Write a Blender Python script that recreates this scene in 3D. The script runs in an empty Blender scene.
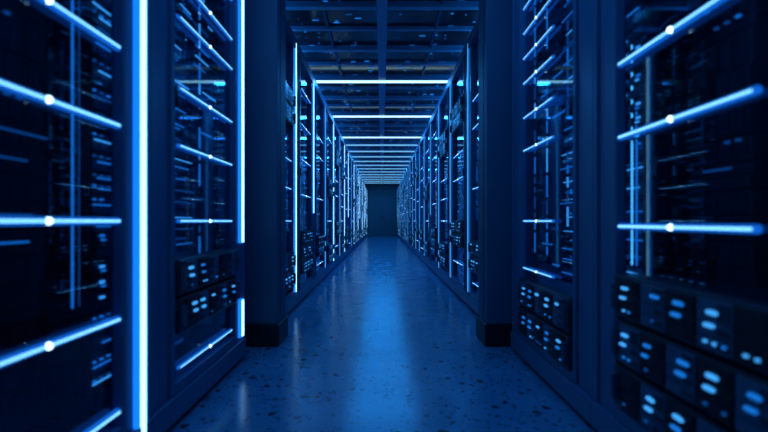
import bpy, bmesh, math, random
from mathutils import Vector, Matrix
random.seed(7)
scene = bpy.context.scene
scene.view_settings.view_transform = 'Standard'
CAM_Z = 0.9; W = 0.9; F = 427.0
H_RACK = 2.79; CEIL = 3.15; Y_END = 25.5; Y_BACK = -2.2; XW = 1.78

# ------------------------------------------------------------ materials
def mat(name, color, rough=0.5, metal=0.0, spec=0.5, noise=0.0, nscale=8.0):
    m = bpy.data.materials.new(name); m.use_nodes = True
    nt = m.node_tree; b = nt.nodes['Principled BSDF']
    b.inputs['Roughness'].default_value = rough
    b.inputs['Metallic'].default_value = metal
    b.inputs['Specular IOR Level'].default_value = spec
    tc = nt.nodes.new('ShaderNodeTexCoord'); n = nt.nodes.new('ShaderNodeTexNoise')
    n.inputs['Scale'].default_value = nscale; n.inputs['Detail'].default_value = 4
    nt.links.new(tc.outputs['Object'], n.inputs['Vector'])
    r = nt.nodes.new('ShaderNodeMapRange')
    r.inputs['To Min'].default_value = 1 - noise; r.inputs['To Max'].default_value = 1 + noise
    nt.links.new(n.outputs['Fac'], r.inputs['Value'])
    mx = nt.nodes.new('ShaderNodeMix'); mx.data_type = 'RGBA'; mx.blend_type = 'MULTIPLY'
    mx.inputs[0].default_value = 1.0
    mx.inputs[6].default_value = (*color, 1)
    nt.links.new(r.outputs['Result'], mx.inputs[7])
    nt.links.new(mx.outputs[2], b.inputs['Base Color'])
    return m

def emi(name, color, strength):
    m = bpy.data.materials.new(name); m.use_nodes = True
    nt = m.node_tree; nt.nodes.clear()
    e = nt.nodes.new('ShaderNodeEmission'); o = nt.nodes.new('ShaderNodeOutputMaterial')
    e.inputs['Color'].default_value = (*color, 1); e.inputs['Strength'].default_value = strength
    nt.links.new(e.outputs[0], o.inputs['Surface'])
    return m

M_FRAME = mat('powder_coated_steel', (0.03, 0.145, 0.28), 0.36, 0.0, 0.35, 0.15, 3)
M_DARK = mat('black_steel', (0.010, 0.016, 0.026), 0.45, 0.0, 0.3, 0.2, 6)
M_CHAS = mat('server_plastic', (0.010, 0.028, 0.05), 0.33, 0.0, 0.35, 0.2, 12)
M_CHAS2 = mat('server_bezel_plastic', (0.03, 0.10, 0.18), 0.35, 0.0, 0.4, 0.2, 12)
M_PIL = mat('painted_column', (0.025, 0.11, 0.21), 0.55, 0.0, 0.3, 0.15, 4)
M_BEAM = mat('ceiling_beam_paint', (0.13, 0.34, 0.56), 0.4, 0.0, 0.4, 0.1, 3)
M_CEIL = mat('ceiling_panel', (0.010, 0.018, 0.03), 0.18, 0.0, 0.5, 0.3, 3)
M_WALL = mat('wall_paint', (0.06, 0.18, 0.22), 0.6, 0.0, 0.3, 0.1, 2)
M_DOOR = mat('door_paint', (0.06, 0.19, 0.23), 0.45, 0.0, 0.3, 0.1, 2)
E_CORE = emi('led_core', (0.22, 0.68, 1.0), 1.9)
E_DOT = emi('led_connector', (0.6, 0.9, 1.0), 3.5)
E_HALO = emi('led_painted_glow', (0.004, 0.13, 0.70), 0.95)  # blue sleeve around the bar core, bloom painted as emission
E_STRIP = emi('strip_core', (0.32, 0.76, 1.0), 2.8)
E_SHALO = emi('strip_painted_glow', (0.005, 0.18, 0.90), 1.4)  # wider blue band imitates the glow beside the strip core
E_STAT = emi('status_led', (0.05, 0.38, 1.0), 1.05)
E_LINE = emi('light_line', (0.07, 0.48, 1.0), 1.6)
E_DIM = emi('dim_led', (0.008, 0.19, 0.78), 0.85)
E_DIM2 = emi('faint_led', (0.004, 0.11, 0.48), 0.5)
E_CEIL = emi('ceiling_lamp_glow', (0.42, 0.78, 1.0), 1.9)
E_CEIL2 = emi('ceiling_lamp_low_glow', (0.16, 0.52, 0.95), 1.0)

def glass_mat():
    m = bpy.data.materials.new('door_glass'); m.use_nodes = True
    nt = m.node_tree; nt.nodes.clear()
    o = nt.nodes.new('ShaderNodeOutputMaterial')
    t = nt.nodes.new('ShaderNodeBsdfTransparent'); t.inputs[0].default_value = (0.8, 0.92, 0.99, 1)
    g = nt.nodes.new('ShaderNodeBsdfGlossy'); g.inputs['Roughness'].default_value = 0.04
    g.inputs['Color'].default_value = (0.6, 0.85, 1, 1)
    lw = nt.nodes.new('ShaderNodeLayerWeight'); lw.inputs['Blend'].default_value = 0.5
    p = nt.nodes.new('ShaderNodeMath'); p.operation = 'POWER'; p.inputs[1].default_value = 4.5
    s = nt.nodes.new('ShaderNodeMath'); s.operation = 'MULTIPLY_ADD'; s.inputs[1].default_value = .92; s.inputs[2].default_value = .05
    nt.links.new(lw.outputs['Facing'], p.inputs[0]); nt.links.new(p.outputs[0], s.inputs[0])
    mx = nt.nodes.new('ShaderNodeMixShader')
    nt.links.new(s.outputs[0], mx.inputs[0]); nt.links.new(t.outputs[0], mx.inputs[1])
    nt.links.new(g.outputs[0], mx.inputs[2]); nt.links.new(mx.outputs[0], o.inputs['Surface'])
    return m
M_GLASS = glass_mat()

def floor_mat():
    m = bpy.data.materials.new('terrazzo_floor'); m.use_nodes = True
    nt = m.node_tree; b = nt.nodes['Principled BSDF']; L = nt.links
    tc = nt.nodes.new('ShaderNodeTexCoord')
    nz = nt.nodes.new('ShaderNodeTexNoise'); nz.inputs['Scale'].default_value = 18; nz.inputs['Detail'].default_value = 3
    L.new(tc.outputs['Object'], nz.inputs['Vector'])
    add = nt.nodes.new('ShaderNodeMix'); add.data_type = 'VECTOR'; add.inputs[0].default_value = 0.06
    L.new(tc.outputs['Object'], add.inputs[4]); L.new(nz.outputs['Color'], add.inputs[5])
    def spots(scale, thr, soft, keep):
        v = nt.nodes.new('ShaderNodeTexVoronoi'); v.inputs['Scale'].default_value = scale
        L.new(add.outputs[1], v.inputs['Vector'])
        sep = nt.nodes.new('ShaderNodeSeparateColor'); L.new(v.outputs['Color'], sep.inputs[0])
        mr = nt.nodes.new('ShaderNodeMapRange'); mr.inputs['From Min'].default_value = keep; mr.inputs['From Max'].default_value = 1
        mr.inputs['To Min'].default_value = 0; mr.inputs['To Max'].default_value = thr
        L.new(sep.outputs[0], mr.inputs['Value'])
        sub = nt.nodes.new('ShaderNodeMath'); sub.operation = 'SUBTRACT'
        L.new(mr.outputs[0], sub.inputs[0]); L.new(v.outputs['Distance'], sub.inputs[1])
        k = nt.nodes.new('ShaderNodeMath'); k.operation = 'MULTIPLY'; k.use_clamp = True; k.inputs[1].default_value = soft
        L.new(sub.outputs[0], k.inputs[0]); return k
    s1 = spots(18, 0.40, 16, 0.32); s2 = spots(44, 0.50, 12, 0.30)
    mxx = nt.nodes.new('ShaderNodeMath'); mxx.operation = 'MAXIMUM'
    L.new(s1.outputs[0], mxx.inputs[0])
    h = nt.nodes.new('ShaderNodeMath'); h.operation = 'MULTIPLY'; h.inputs[1].default_value = 0.75
    L.new(s2.outputs[0], h.inputs[0]); L.new(h.outputs[0], mxx.inputs[1])
    n2 = nt.nodes.new('ShaderNodeTexNoise'); n2.inputs['Scale'].default_value = 5; n2.inputs['Detail'].default_value = 6
    L.new(tc.outputs['Object'], n2.inputs['Vector'])
    base = nt.nodes.new('ShaderNodeMix'); base.data_type = 'RGBA'
    base.inputs[6].default_value = (0.04, 0.18, 0.32, 1); base.inputs[7].default_value = (0.08, 0.32, 0.54, 1)
    L.new(n2.outputs['Fac'], base.inputs[0])
    fin = nt.nodes.new('ShaderNodeMix'); fin.data_type = 'RGBA'; fin.inputs[7].default_value = (0.006, 0.015, 0.03, 1)
    L.new(base.outputs[2], fin.inputs[6]); L.new(mxx.outputs[0], fin.inputs[0])
    L.new(fin.outputs[2], b.inputs['Base Color'])
    rr = nt.nodes.new('ShaderNodeMapRange'); rr.inputs['To Min'].default_value = 0.09; rr.inputs['To Max'].default_value = 0.30
    L.new(n2.outputs['Fac'], rr.inputs['Value']); L.new(rr.outputs[0], b.inputs['Roughness'])
    return m
M_FLOOR = floor_mat()

# ------------------------------------------------------------ mesh builder
class MB:
    def __init__(s): s.bm = bmesh.new(); s.mats = []
    def mi(s, m):
        if m not in s.mats: s.mats.append(m)
        return s.mats.index(m)
    def box(s, u0, u1, v0, v1, z0, z1, m, bev=0.0):
        i = s.mi(m)
        vs = [s.bm.verts.new((a, b, c)) for a in (u0, u1) for b in (v0, v1) for c in (z0, z1)]
        fs = []
        for q in ((0,1,3,2),(4,6,7,5),(0,4,5,1),(2,3,7,6),(0,2,6,4),(1,5,7,3)):
            f = s.bm.faces.new([vs[k] for k in q]); f.material_index = i; fs.append(f)
        if bev > 0:
            ed = list({e for f in fs for e in f.edges})
            r = bmesh.ops.bevel(s.bm, geom=ed, offset=bev, segments=2, affect='EDGES', profile=0.5)
            for f in r['faces']: f.material_index = i
    def prism(s, pts, u0, u1, m):
        i = s.mi(m)
        a = [s.bm.verts.new((u0, p[0], p[1])) for p in pts]
        b = [s.bm.verts.new((u1, p[0], p[1])) for p in pts]
        n = len(pts)
        s.bm.faces.new(a).material_index = i; s.bm.faces.new(b[::-1]).material_index = i
        for k in range(n):
            s.bm.faces.new((a[k], b[k], b[(k+1)%n], a[(k+1)%n])).material_index = i
    def capsule(s, v, z, lv, h, u0, u1, m):
        r = h/2; c = max(lv/2 - r, 0); pts = []
        for k in range(5):
            a = -math.pi/2 + math.pi*k/4; pts.append((v + c + r*math.cos(a), z + r*math.sin(a)))
        for k in range(5):
            a = math.pi/2 + math.pi*k/4; pts.append((v - c - .0001 + r*math.cos(a), z + r*math.sin(a)))
        s.prism(pts, u0, u1, m)
    def tube(s, axis, a0, a1, c1, c2, r, m, n=12):
        i = s.mi(m); A = []; B = []
        for k in range(n):
            t = 2*math.pi*k/n; p = c1 + r*math.cos(t); q = c2 + r*math.sin(t)
            if axis == 'v': A.append(s.bm.verts.new((p, a0, q))); B.append(s.bm.verts.new((p, a1, q)))
            else: A.append(s.bm.verts.new((p, q, a0))); B.append(s.bm.verts.new((p, q, a1)))
        s.bm.faces.new(A).material_index = i; s.bm.faces.new(B[::-1]).material_index = i
        for k in range(n):
            f = s.bm.faces.new((A[k], B[k], B[(k+1)%n], A[(k+1)%n])); f.material_index = i; f.smooth = True
    def ball(s, u, v, z, r, m):
        i = s.mi(m)
        res = bmesh.ops.create_uvsphere(s.bm, u_segments=12, v_segments=8, radius=r, matrix=Matrix.Translation((u, v, z)))
        for f in {f for vv in res['verts'] for f in vv.link_faces}: f.material_index = i; f.smooth = True
    def mesh(s, name, side=1):
        if side < 0:
            for v in s.bm.verts: v.co.x = -v.co.x
        bmesh.ops.recalc_face_normals(s.bm, faces=s.bm.faces)
        me = bpy.data.meshes.new(name); s.bm.to_mesh(me); s.bm.free()
        for m in s.mats: me.materials.append(m)
        return me

def obj(name, me, parent=None, loc=(0, 0, 0)):
    o = bpy.data.objects.new(name, me); scene.collection.objects.link(o); o.location = loc
    if parent: o.parent = parent
    return o
def empty(name, loc):
    e = bpy.data.objects.new(name, None); e.empty_display_size = 0.2; e.location = loc
    scene.collection.objects.link(e); return e
def solo(name, fn, loc=(0, 0, 0)):
    b = MB(); fn(b); return obj(name, b.mesh(name), None, loc)

# ------------------------------------------------------------ room shell
solo('floor', lambda b: b.box(-XW-.1, XW+.1, Y_BACK-.1, Y_END+.1, -0.1, 0, M_FLOOR))
solo('ceiling', lambda b: b.box(-XW-.1, XW+.1, Y_BACK-.1, Y_END+.1, CEIL, CEIL+0.1, M_CEIL))
solo('wall_left', lambda b: b.box(-XW-.1, -XW, Y_BACK-.1, Y_END+.1, 0, CEIL, M_WALL))
solo('wall_right', lambda b: b.box(XW, XW+.1, Y_BACK-.1, Y_END+.1, 0, CEIL, M_WALL))
solo('wall_far', lambda b: b.box(-XW, XW, Y_END, Y_END+.1, 0, CEIL, M_WALL))
solo('wall_back', lambda b: b.box(-XW, XW, Y_BACK-.1, Y_BACK, 0, CEIL, M_WALL))
def far_door(b):
    y = -.005
    b.box(-.78, -.70, y-.04, y, 0, 2.3, M_DOOR, .005); b.box(.70, .78, y-.04, y, 0, 2.3, M_DOOR, .005)
    b.box(-.78, .78, y-.04, y, 2.3, 2.38, M_DOOR, .005)
    b.box(-.69, -.005, y-.03, y, 0.01, 2.29, M_DOOR, .005); b.box(.005, .69, y-.03, y, 0.01, 2.29, M_DOOR, .005)
    for s in (-1, 1): b.box(s*.05-.012, s*.05+.012, y-.06, y-.03, .95, 1.2, M_DARK, .004)
solo('door_1', far_door, (0, Y_END, 0))

# ceiling grid
def beams(b):
    b.box(-.055, .055, Y_BACK, Y_END, CEIL-.09, CEIL, M_BEAM)
    y = 1.1
    while y < Y_END - .3:
        b.box(-XW, XW, y-.035, y+.035, CEIL-.06, CEIL, M_BEAM)
        y += 1.1
    y = -1.65
    while y < Y_END - .3:
        b.box(-XW, XW, y-.02, y+.02, CEIL-.04, CEIL, M_BEAM); y += 1.1
    for x in (-1.3, -.62, .62, 1.3):
        b.box(x-.015, x+.015, Y_BACK, Y_END, CEIL-.03, CEIL, M_PIL)
solo('ceiling_grid', beams)
def dots(b):  # emissive dashes stand in for rack lights mirrored in the ceiling panels
    y = 3.0
    while y < 14:
        for x in (-1.1, -.75, -.35, .35, .75, 1.1):
            for k in range(7):
                if random.random() < .7:
                    xx = x + random.uniform(-.2, .2); yy = y + random.uniform(-.3, .3)
                    b.box(xx, xx + random.choice((.01, .03, .07)), yy, yy+.012, CEIL-.008, CEIL, random.choice((E_DIM, E_DIM2)))
        y += .55
solo('ceiling_painted_reflections', dots)
def lamp_mesh(E, w):
    b = MB()
    b.box(-1.5, 1.5, -.03, .03, -.03, 0, M_BEAM)
    b.box(-1.48, 1.48, -.034, .02, -.03-w, -.028, E)
    return b.mesh('ceiling_strip_light')
LM = lamp_mesh(E_CEIL, .022); LM2 = lamp_mesh(E_CEIL2, .026)
for y in (0.0, 2.2, 6.6, 8.8, 11.0):
    obj('ceiling_strip_light', LM, None, (0, y, CEIL-.06))
for k in range(12):
    obj('ceiling_strip_light', LM2, None, (0, 12.1+1.1*k, CEIL-.06))

# columns
def column(side, y):
    b = MB()
    b.box(-.15, .75, 0, .27, .16, CEIL, M_PIL, .008)
    b.box(-.165, .75, -.015, .285, 0, .16, M_DARK, .006)
    b.box(-.153, -.146, .09, .10, .2, CEIL-.1, M_DARK)
    obj('column', b.mesh('column', side), None, (side*W, y, 0))
for s in (-1, 1): column(s, 3.06)

# ------------------------------------------------------------ racks
RW = 1.14; PD = .045
def build_rack(side, near=False, strip=((.16, 2.75),), strip_w=.045, bars=(), bar_v=(.32, .96), boxes=(), 
               seed=0, strip_mats=(None, None), streak_p=.6, bright_streak=.25, dash_p=0.0, br=.0125, fp=.35, inner=(), dark_bays=False,
               dashes=(), lines=(), hot=0.0):
    rnd = random.Random(seed); parts = {}
    sc, sh = strip_mats[0] or E_STRIP, strip_mats[1] or E_SHALO
    f = MB()
    bv = .005 if near else 0
    f.box(0, PD, 0, .035, .14, H_RACK-.1, M_FRAME, bv)
    f.box(.012, PD-.005, .037, .165, .14, H_RACK-.1, M_FRAME, bv)
    f.box(0, PD, .167, .20, .14, H_RACK-.1, M_FRAME, bv)
    f.box(0, PD, .965, .995, .14, H_RACK-.1, M_FRAME, bv)
    f.box(.012, PD-.005, .997, RW-.032, .14, H_RACK-.1, M_FRAME, bv)
    f.box(0, PD, RW-.03, RW, .14, H_RACK-.1, M_FRAME, bv)
    f.box(0, .10, .2, .965, .14, .19, M_FRAME, bv)
    f.box(-.01, .75, 0, RW, H_RACK-.1, H_RACK, M_FRAME, bv)
    f.box(-.01, .12, 0, RW, .03, .138, M_FRAME, bv)
    f.box(.02, .75, .01, RW-.01, 0, .10, M_DARK, 0)
    f.box(.72, .75, 0, RW, .10, H_RACK-.1, M_DARK)
    for v in (.215, .945):
        f.box(.10, .13, v-.010, v+.010, .19, H_RACK-.1, M_DARK)
        if not near: f.box(.20, .23, v-.010, v+.010, .19, H_RACK-.1, M_CHAS2)
    if near:
        z = .25
        while z < H_RACK-.15:
            f.box(.098, .10, .209, .221, z, z+.012, M_CHAS2); z += .045
    for z in (.45, 1.4, 2.35): f.tube('z', z, z+.09, .0, .205, .009, M_DARK, 8)
    parts['cabinet_frame'] = f
    g = MB(); g.box(.034, .036, .2, .965, .19, H_RACK-.1, M_GLASS); parts['glass_door'] = g
    l = MB()
    vc = 1.075
    for z0, z1 in strip:
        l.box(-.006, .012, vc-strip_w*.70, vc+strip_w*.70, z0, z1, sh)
        l.box(-.012, -.006, vc-strip_w*.32, vc+strip_w*.32, z0+.005, z1-.005, sc)
    for bz in bars:
        z = CAM_Z + bz
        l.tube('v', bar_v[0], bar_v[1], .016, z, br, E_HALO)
        l.tube('v', bar_v[0]+.004, bar_v[1]-.004, .016-br*.75, z, br*.38, E_CORE, 8)
        vm = (bar_v[0]+bar_v[1])/2
        l.ball(.016-br*.9, vm, z, br*.85, E_DOT)
    for lv, z0, z1, lm in lines:
        l.tube('z', CAM_Z+z0, CAM_Z+z1, .236, lv, .0042, lm, 8)
    if strip or bars: parts['led_light_bars'] = l
    e = MB(); d = MB()
    MBZ = M_DARK if dark_bays else M_CHAS2
    for ci, (c0, c1) in enumerate(((.03, .33), (.40, .62), (.68, .96))):
        z = .22
        while z < H_RACK-.25:
            h = rnd.choice((.044, .088, .088, .13))
            uu = .27+rnd.uniform(0, .02)
            e.box(uu, .68, c0, c1, z, z+h-.006, M_DARK if dark_bays else M_CHAS)
            if h > .05:
                n = 4
                for q in range(n):
                    a = c0 + .02 + q*(c1-c0-.04)/n
                    e.box(uu-.006, uu, a, a+(c1-c0-.04)/n-.008, z+.012, z+h-.018, MBZ)
            if rnd.random() < streak_p:
                a = c0 + rnd.uniform(0, .08); bb = c1 - rnd.uniform(0, .1)
                mm = E_DIM if rnd.random() < bright_streak else E_DIM2
                if rnd.random() < hot: mm = E_STAT
                if rnd.random() < .3: bb = a + .12
                d.box(.255, .262, a, bb, z+h*.5-.003, z+h*.5+.003, mm)
            if rnd.random() < .6 * (.3 if dark_bays else 1):
                for q in range(rnd.choice((2, 3, 4))):
                    d.capsule(c0+.03+q*.045, z+h*.75, .018, .008, .255, .264, E_DIM if rnd.random() < .3 else E_DIM2)
            z += h
        if not dark_bays:
            vv = c0 - .012; z = .25
            while z < H_RACK-.2:
                hh = rnd.uniform(.02, .09)
                if rnd.random() < .85:
                    d.box(.245, .256, vv-.003, vv+.003, z, z+hh, E_DIM if rnd.random() < .6 else E_DIM2)
                z += hh + .012
    for z0, z1 in inner:
        z = CAM_Z + z0
        while z < CAM_Z + z1:
            e.box(.235, .30, .02, .34, z, z+.052, M_CHAS, .004)
            for q in range(3):
                e.box(.23, .236, .03+q*.10, .12+q*.10, z+.006, z+.044, M_CHAS2)
                if rnd.random() < .7:
                    d.capsule(.06+q*.10, z+.033, .030, .011, .224, .231, rnd.choice((E_STAT, E_STAT, E_DIM)))
                    if rnd.random() < .7: d.capsule(.068+q*.10, z+.016, .026, .009, .224, .231, rnd.choice((E_STAT, E_DIM)))
            z += .062
    pz = .24
    while pz < H_RACK-.2:
        inbox = any(CAM_Z+b[2]-.03 < pz < CAM_Z+b[3]+.03 for b in boxes)
        if not inbox:
            if rnd.random() < fp:
                a = rnd.choice((.24, .24, .60, .66)); ln = rnd.uniform(.1, .3)
                e.box(.10, .24, a, a+ln, pz, pz+.022, M_CHAS2)
                d.box(.096, .10, a+.01, a+ln-.01, pz+.009, pz+.014, E_DIM2 if rnd.random() < .5 else E_DIM)
            if rnd.random() < dash_p:
                a = rnd.uniform(.24, .75); ln = rnd.uniform(.05, .18)
                d.box(.06, .066, a, a+ln, pz+.028, pz+.035, rnd.choice((E_STAT, E_DIM, E_DIM, E_DIM2)))
        pz += .055
    for vv in dashes:
        z = .7 if boxes else .25
        while z < H_RACK-.15:
            hh = rnd.uniform(.03, .16)
            if rnd.random() < .8: d.box(.07, .078, vv-.004, vv+.004, z, z+hh, rnd.choice((E_DIM, E_DIM, E_DIM2, E_STAT)))
            z += hh + .02
    for (v0, v1, z0, z1) in boxes:
        z0 += CAM_Z; z1 += CAM_Z; U = .16
        n = max(1, round((z1-z0)/U)); U = (z1-z0)/n
        for k in range(n):
            a = z0 + k*U
            e.box(-.012, .22, v0, v1, a, a+U-.010, M_CHAS, .010 if near else .0)
            for vv in (v0+.025, v1-.025):
                e.box(-.034, -.010, vv-.008, vv+.008, a+.03, a+U-.045, M_CHAS2, .004 if near else 0)
            nb = max(2, int((v1-v0-.10)/.13)); bw = (v1-v0-.10)/nb
            for q in range(nb):
                b0 = v0+.05+q*bw
                for (h0, h1) in ((.012, .046), (.050, .084), (.088, U-.022)):
                    e.box(-.019, -.010, b0+.004, b0+bw-.004, a+h0, a+h1, M_CHAS2 if (q+k) % 2 else M_DARK, .002 if near else 0)
                    for t in range(3 if near else 0):
                        e.box(-.021, -.018, b0+.012+t*.016, b0+.020+t*.016, a+h0+.008, a+h1-.008, M_DARK)
                if rnd.random() < .8:
                    m = E_STAT if rnd.random() < .65 else E_DIM
                    vv = b0 + bw*rnd.choice((.35, .5, .65))
                    sz = rnd.uniform(.68, .92)
                    d.capsule(vv, a+U*.68, .05*sz, .015*sz, -.026, -.018, m)
                    if rnd.random() < .8: d.capsule(vv + .012, a+U*.68-.036, .046*sz, .014*sz, -.026, -.018, m if rnd.random() < .7 else E_DIM)
                for t in range(3):
                    if rnd.random() < .35:
                        d.capsule(b0+bw*(.2+.25*t), a+U*.2, .014, .008, -.024, -.018, rnd.choice((E_DIM, E_DIM2, E_STAT)))
    parts['server_equipment'] = e; parts['status_leds'] = d
    return {k: b.mesh('rack_' + k, side) for k, b in parts.items() if len(b.bm.verts)}

def place(meshes, side, y):
    e = empty('server_rack', (side*W, y, 0))
    for k, me in meshes.items(): obj(k, me, e)

BARS = (1.52, 1.22, .92, .60, .33, 0, -.34, -.66)
A = build_rack(-1, True, strip=((.035, 2.75),), bars=BARS, seed=1, bright_streak=.2, fp=.0, br=.0115, streak_p=.2, dark_bays=True,
               lines=((1.047, -.32, .85, E_DIM), (1.085, -.32, .85, E_DIM2)))
place(A, -1, .52)
B = build_rack(-1, True, strip=((.76, 2.75), (.16, .40)), bars=(1.52, 1.34, 1.1, .92, .6, .34, 0, -.66), bar_v=(.26, .93),
               boxes=((.21, .96, -.50, -.16),), seed=2, br=.009, fp=.4, streak_p=.95, bright_streak=.6, dash_p=.45,
               inner=((-.34, -.08),), dashes=(.30, .62), hot=.3)
place(B, -1, .52+RW)
A2 = build_rack(1, True, strip=(), bars=(1.52, 1.22, .92, .60, .32, -.02), bar_v=(.36, .96),
                boxes=((.21, .962, -.70, -.19),), seed=5, fp=.0, br=.0115, streak_p=.15, dark_bays=True)
place(A2, 1, .68)
B2 = build_rack(1, True, strip=(), bars=(1.52, 1.36, 1.2, 1.04, .88, .66, .45, 0.0, -.30), bar_v=(.46, .93),
                boxes=((.21, .962, -.72, -.36),), seed=6, br=.008, fp=.4, streak_p=.95, bright_streak=.6, dash_p=.45,
                inner=((.36, .80), (1.0, 1.2)), dashes=(.42, .70, .90), lines=((.12, -.2, .82, E_LINE), (.085, -.2, .5, E_DIM)), hot=.3)
place(B2, 1, .68+RW)
place(A, -1, .52-RW); place(A2, 1, .68-RW)
E_THIN = emi('thin_strip_core', (0.08, 0.46, 1.0), 1.1)
E_THINH = emi('thin_strip_painted_glow', (0.004, 0.12, 0.6), .6)  # painted glow band behind the thin strip core
def variants(side):
    out = []
    layouts = [
        dict(boxes=((.21, .96, -.66, -.30), (.21, .96, .95, 1.30)), bars=(.6, .32, 0)),
        dict(boxes=((.21, .96, -.5, -.18),), bars=(1.2, .92, .32, -.62)),
        dict(boxes=((.21, .96, -.7, -.38), (.21, .96, .42, .74)), bars=(1.4, 0,)),
        dict(boxes=((.21, .96, -.6, -.1),), bars=(1.5, 1.1, .7, .3)),
        dict(boxes=((.21, .96, -.3, .02), (.21, .96, 1.1, 1.42)), bars=(.8, .5, -.5)),
    ]
    for i, lo in enumerate(layouts):
        out.append(build_rack(side, False, strip_w=.026 if side < 0 else .015,
            strip_mats=(None, None) if side < 0 and i not in (1, 4) else (E_THIN, E_THINH), seed=20+i+(side > 0)*10,
            strip=((.16, 2.75),) if i != 3 else ((1.0, 2.75),), bar_v=(.3, .93), streak_p=.9, bright_streak=.5,
            dash_p=.7, br=.008, fp=.5, dashes=(.30, .6) if i % 2 else (.80,), hot=.2, **lo))
    return out
for side, order in ((-1, [0, 3, 1, 2, 4]), (1, [1, 4, 0, 3, 2])):
    vs = variants(side)
    for k in range(19):
        place(vs[order[k % 5]], side, 3.36 + RW*1.008*k)

# ------------------------------------------------------------ lights
def area(name, loc, sx, sy, power, color, rot=(0, 0, 0)):
    l = bpy.data.lights.new(name, 'AREA'); l.shape = 'RECTANGLE'; l.size = sx; l.size_y = sy
    l.energy = power; l.color = color
    o = bpy.data.objects.new(name, l); scene.collection.objects.link(o); o.location = loc; o.rotation_euler = rot
BL = (0.010, 0.29, 1.0)
for y, p in ((.5, 8), (2.2, 11), (6.6, 24), (8.8, 26), (11.0, 28), (14.3, 32), (17.6, 32), (20.9, 26), (24.0, 14)):
    area('aisle_fill', (0, y, CEIL-.13), 1.4, .12, p, BL)  # added fill below the ceiling strips, lifts the light level in the aisle
for s in (-1, 1):
    area('ceiling_fill_up', (s*1.35, 14.0, H_RACK+.03), .08, 21, 75, (.02, .33, 1), (math.pi, 0, 0))  # unseen fill added on the rack tops to brighten ceiling and beams

w = bpy.data.worlds.new('world'); scene.world = w; w.use_nodes = True
w.node_tree.nodes['Background'].inputs[0].default_value = (0.01, 0.08, 0.25, 1)
w.node_tree.nodes['Background'].inputs[1].default_value = 0.3

# ------------------------------------------------------------ camera
cd = bpy.data.cameras.new('camera'); cam = bpy.data.objects.new('camera', cd); scene.collection.objects.link(cam)
cd.sensor_width = 36; cd.lens = 36*F/768
cam.location = (0, 0, CAM_Z); cam.rotation_euler = (math.radians(90), 0, 0)
cd.shift_x = 2/768; cd.shift_y = 5/768; cd.clip_start = .02
cd.dof.use_dof = True; cd.dof.focus_distance = 6.0; cd.dof.aperture_fstop = 1.2
scene.camera = cam
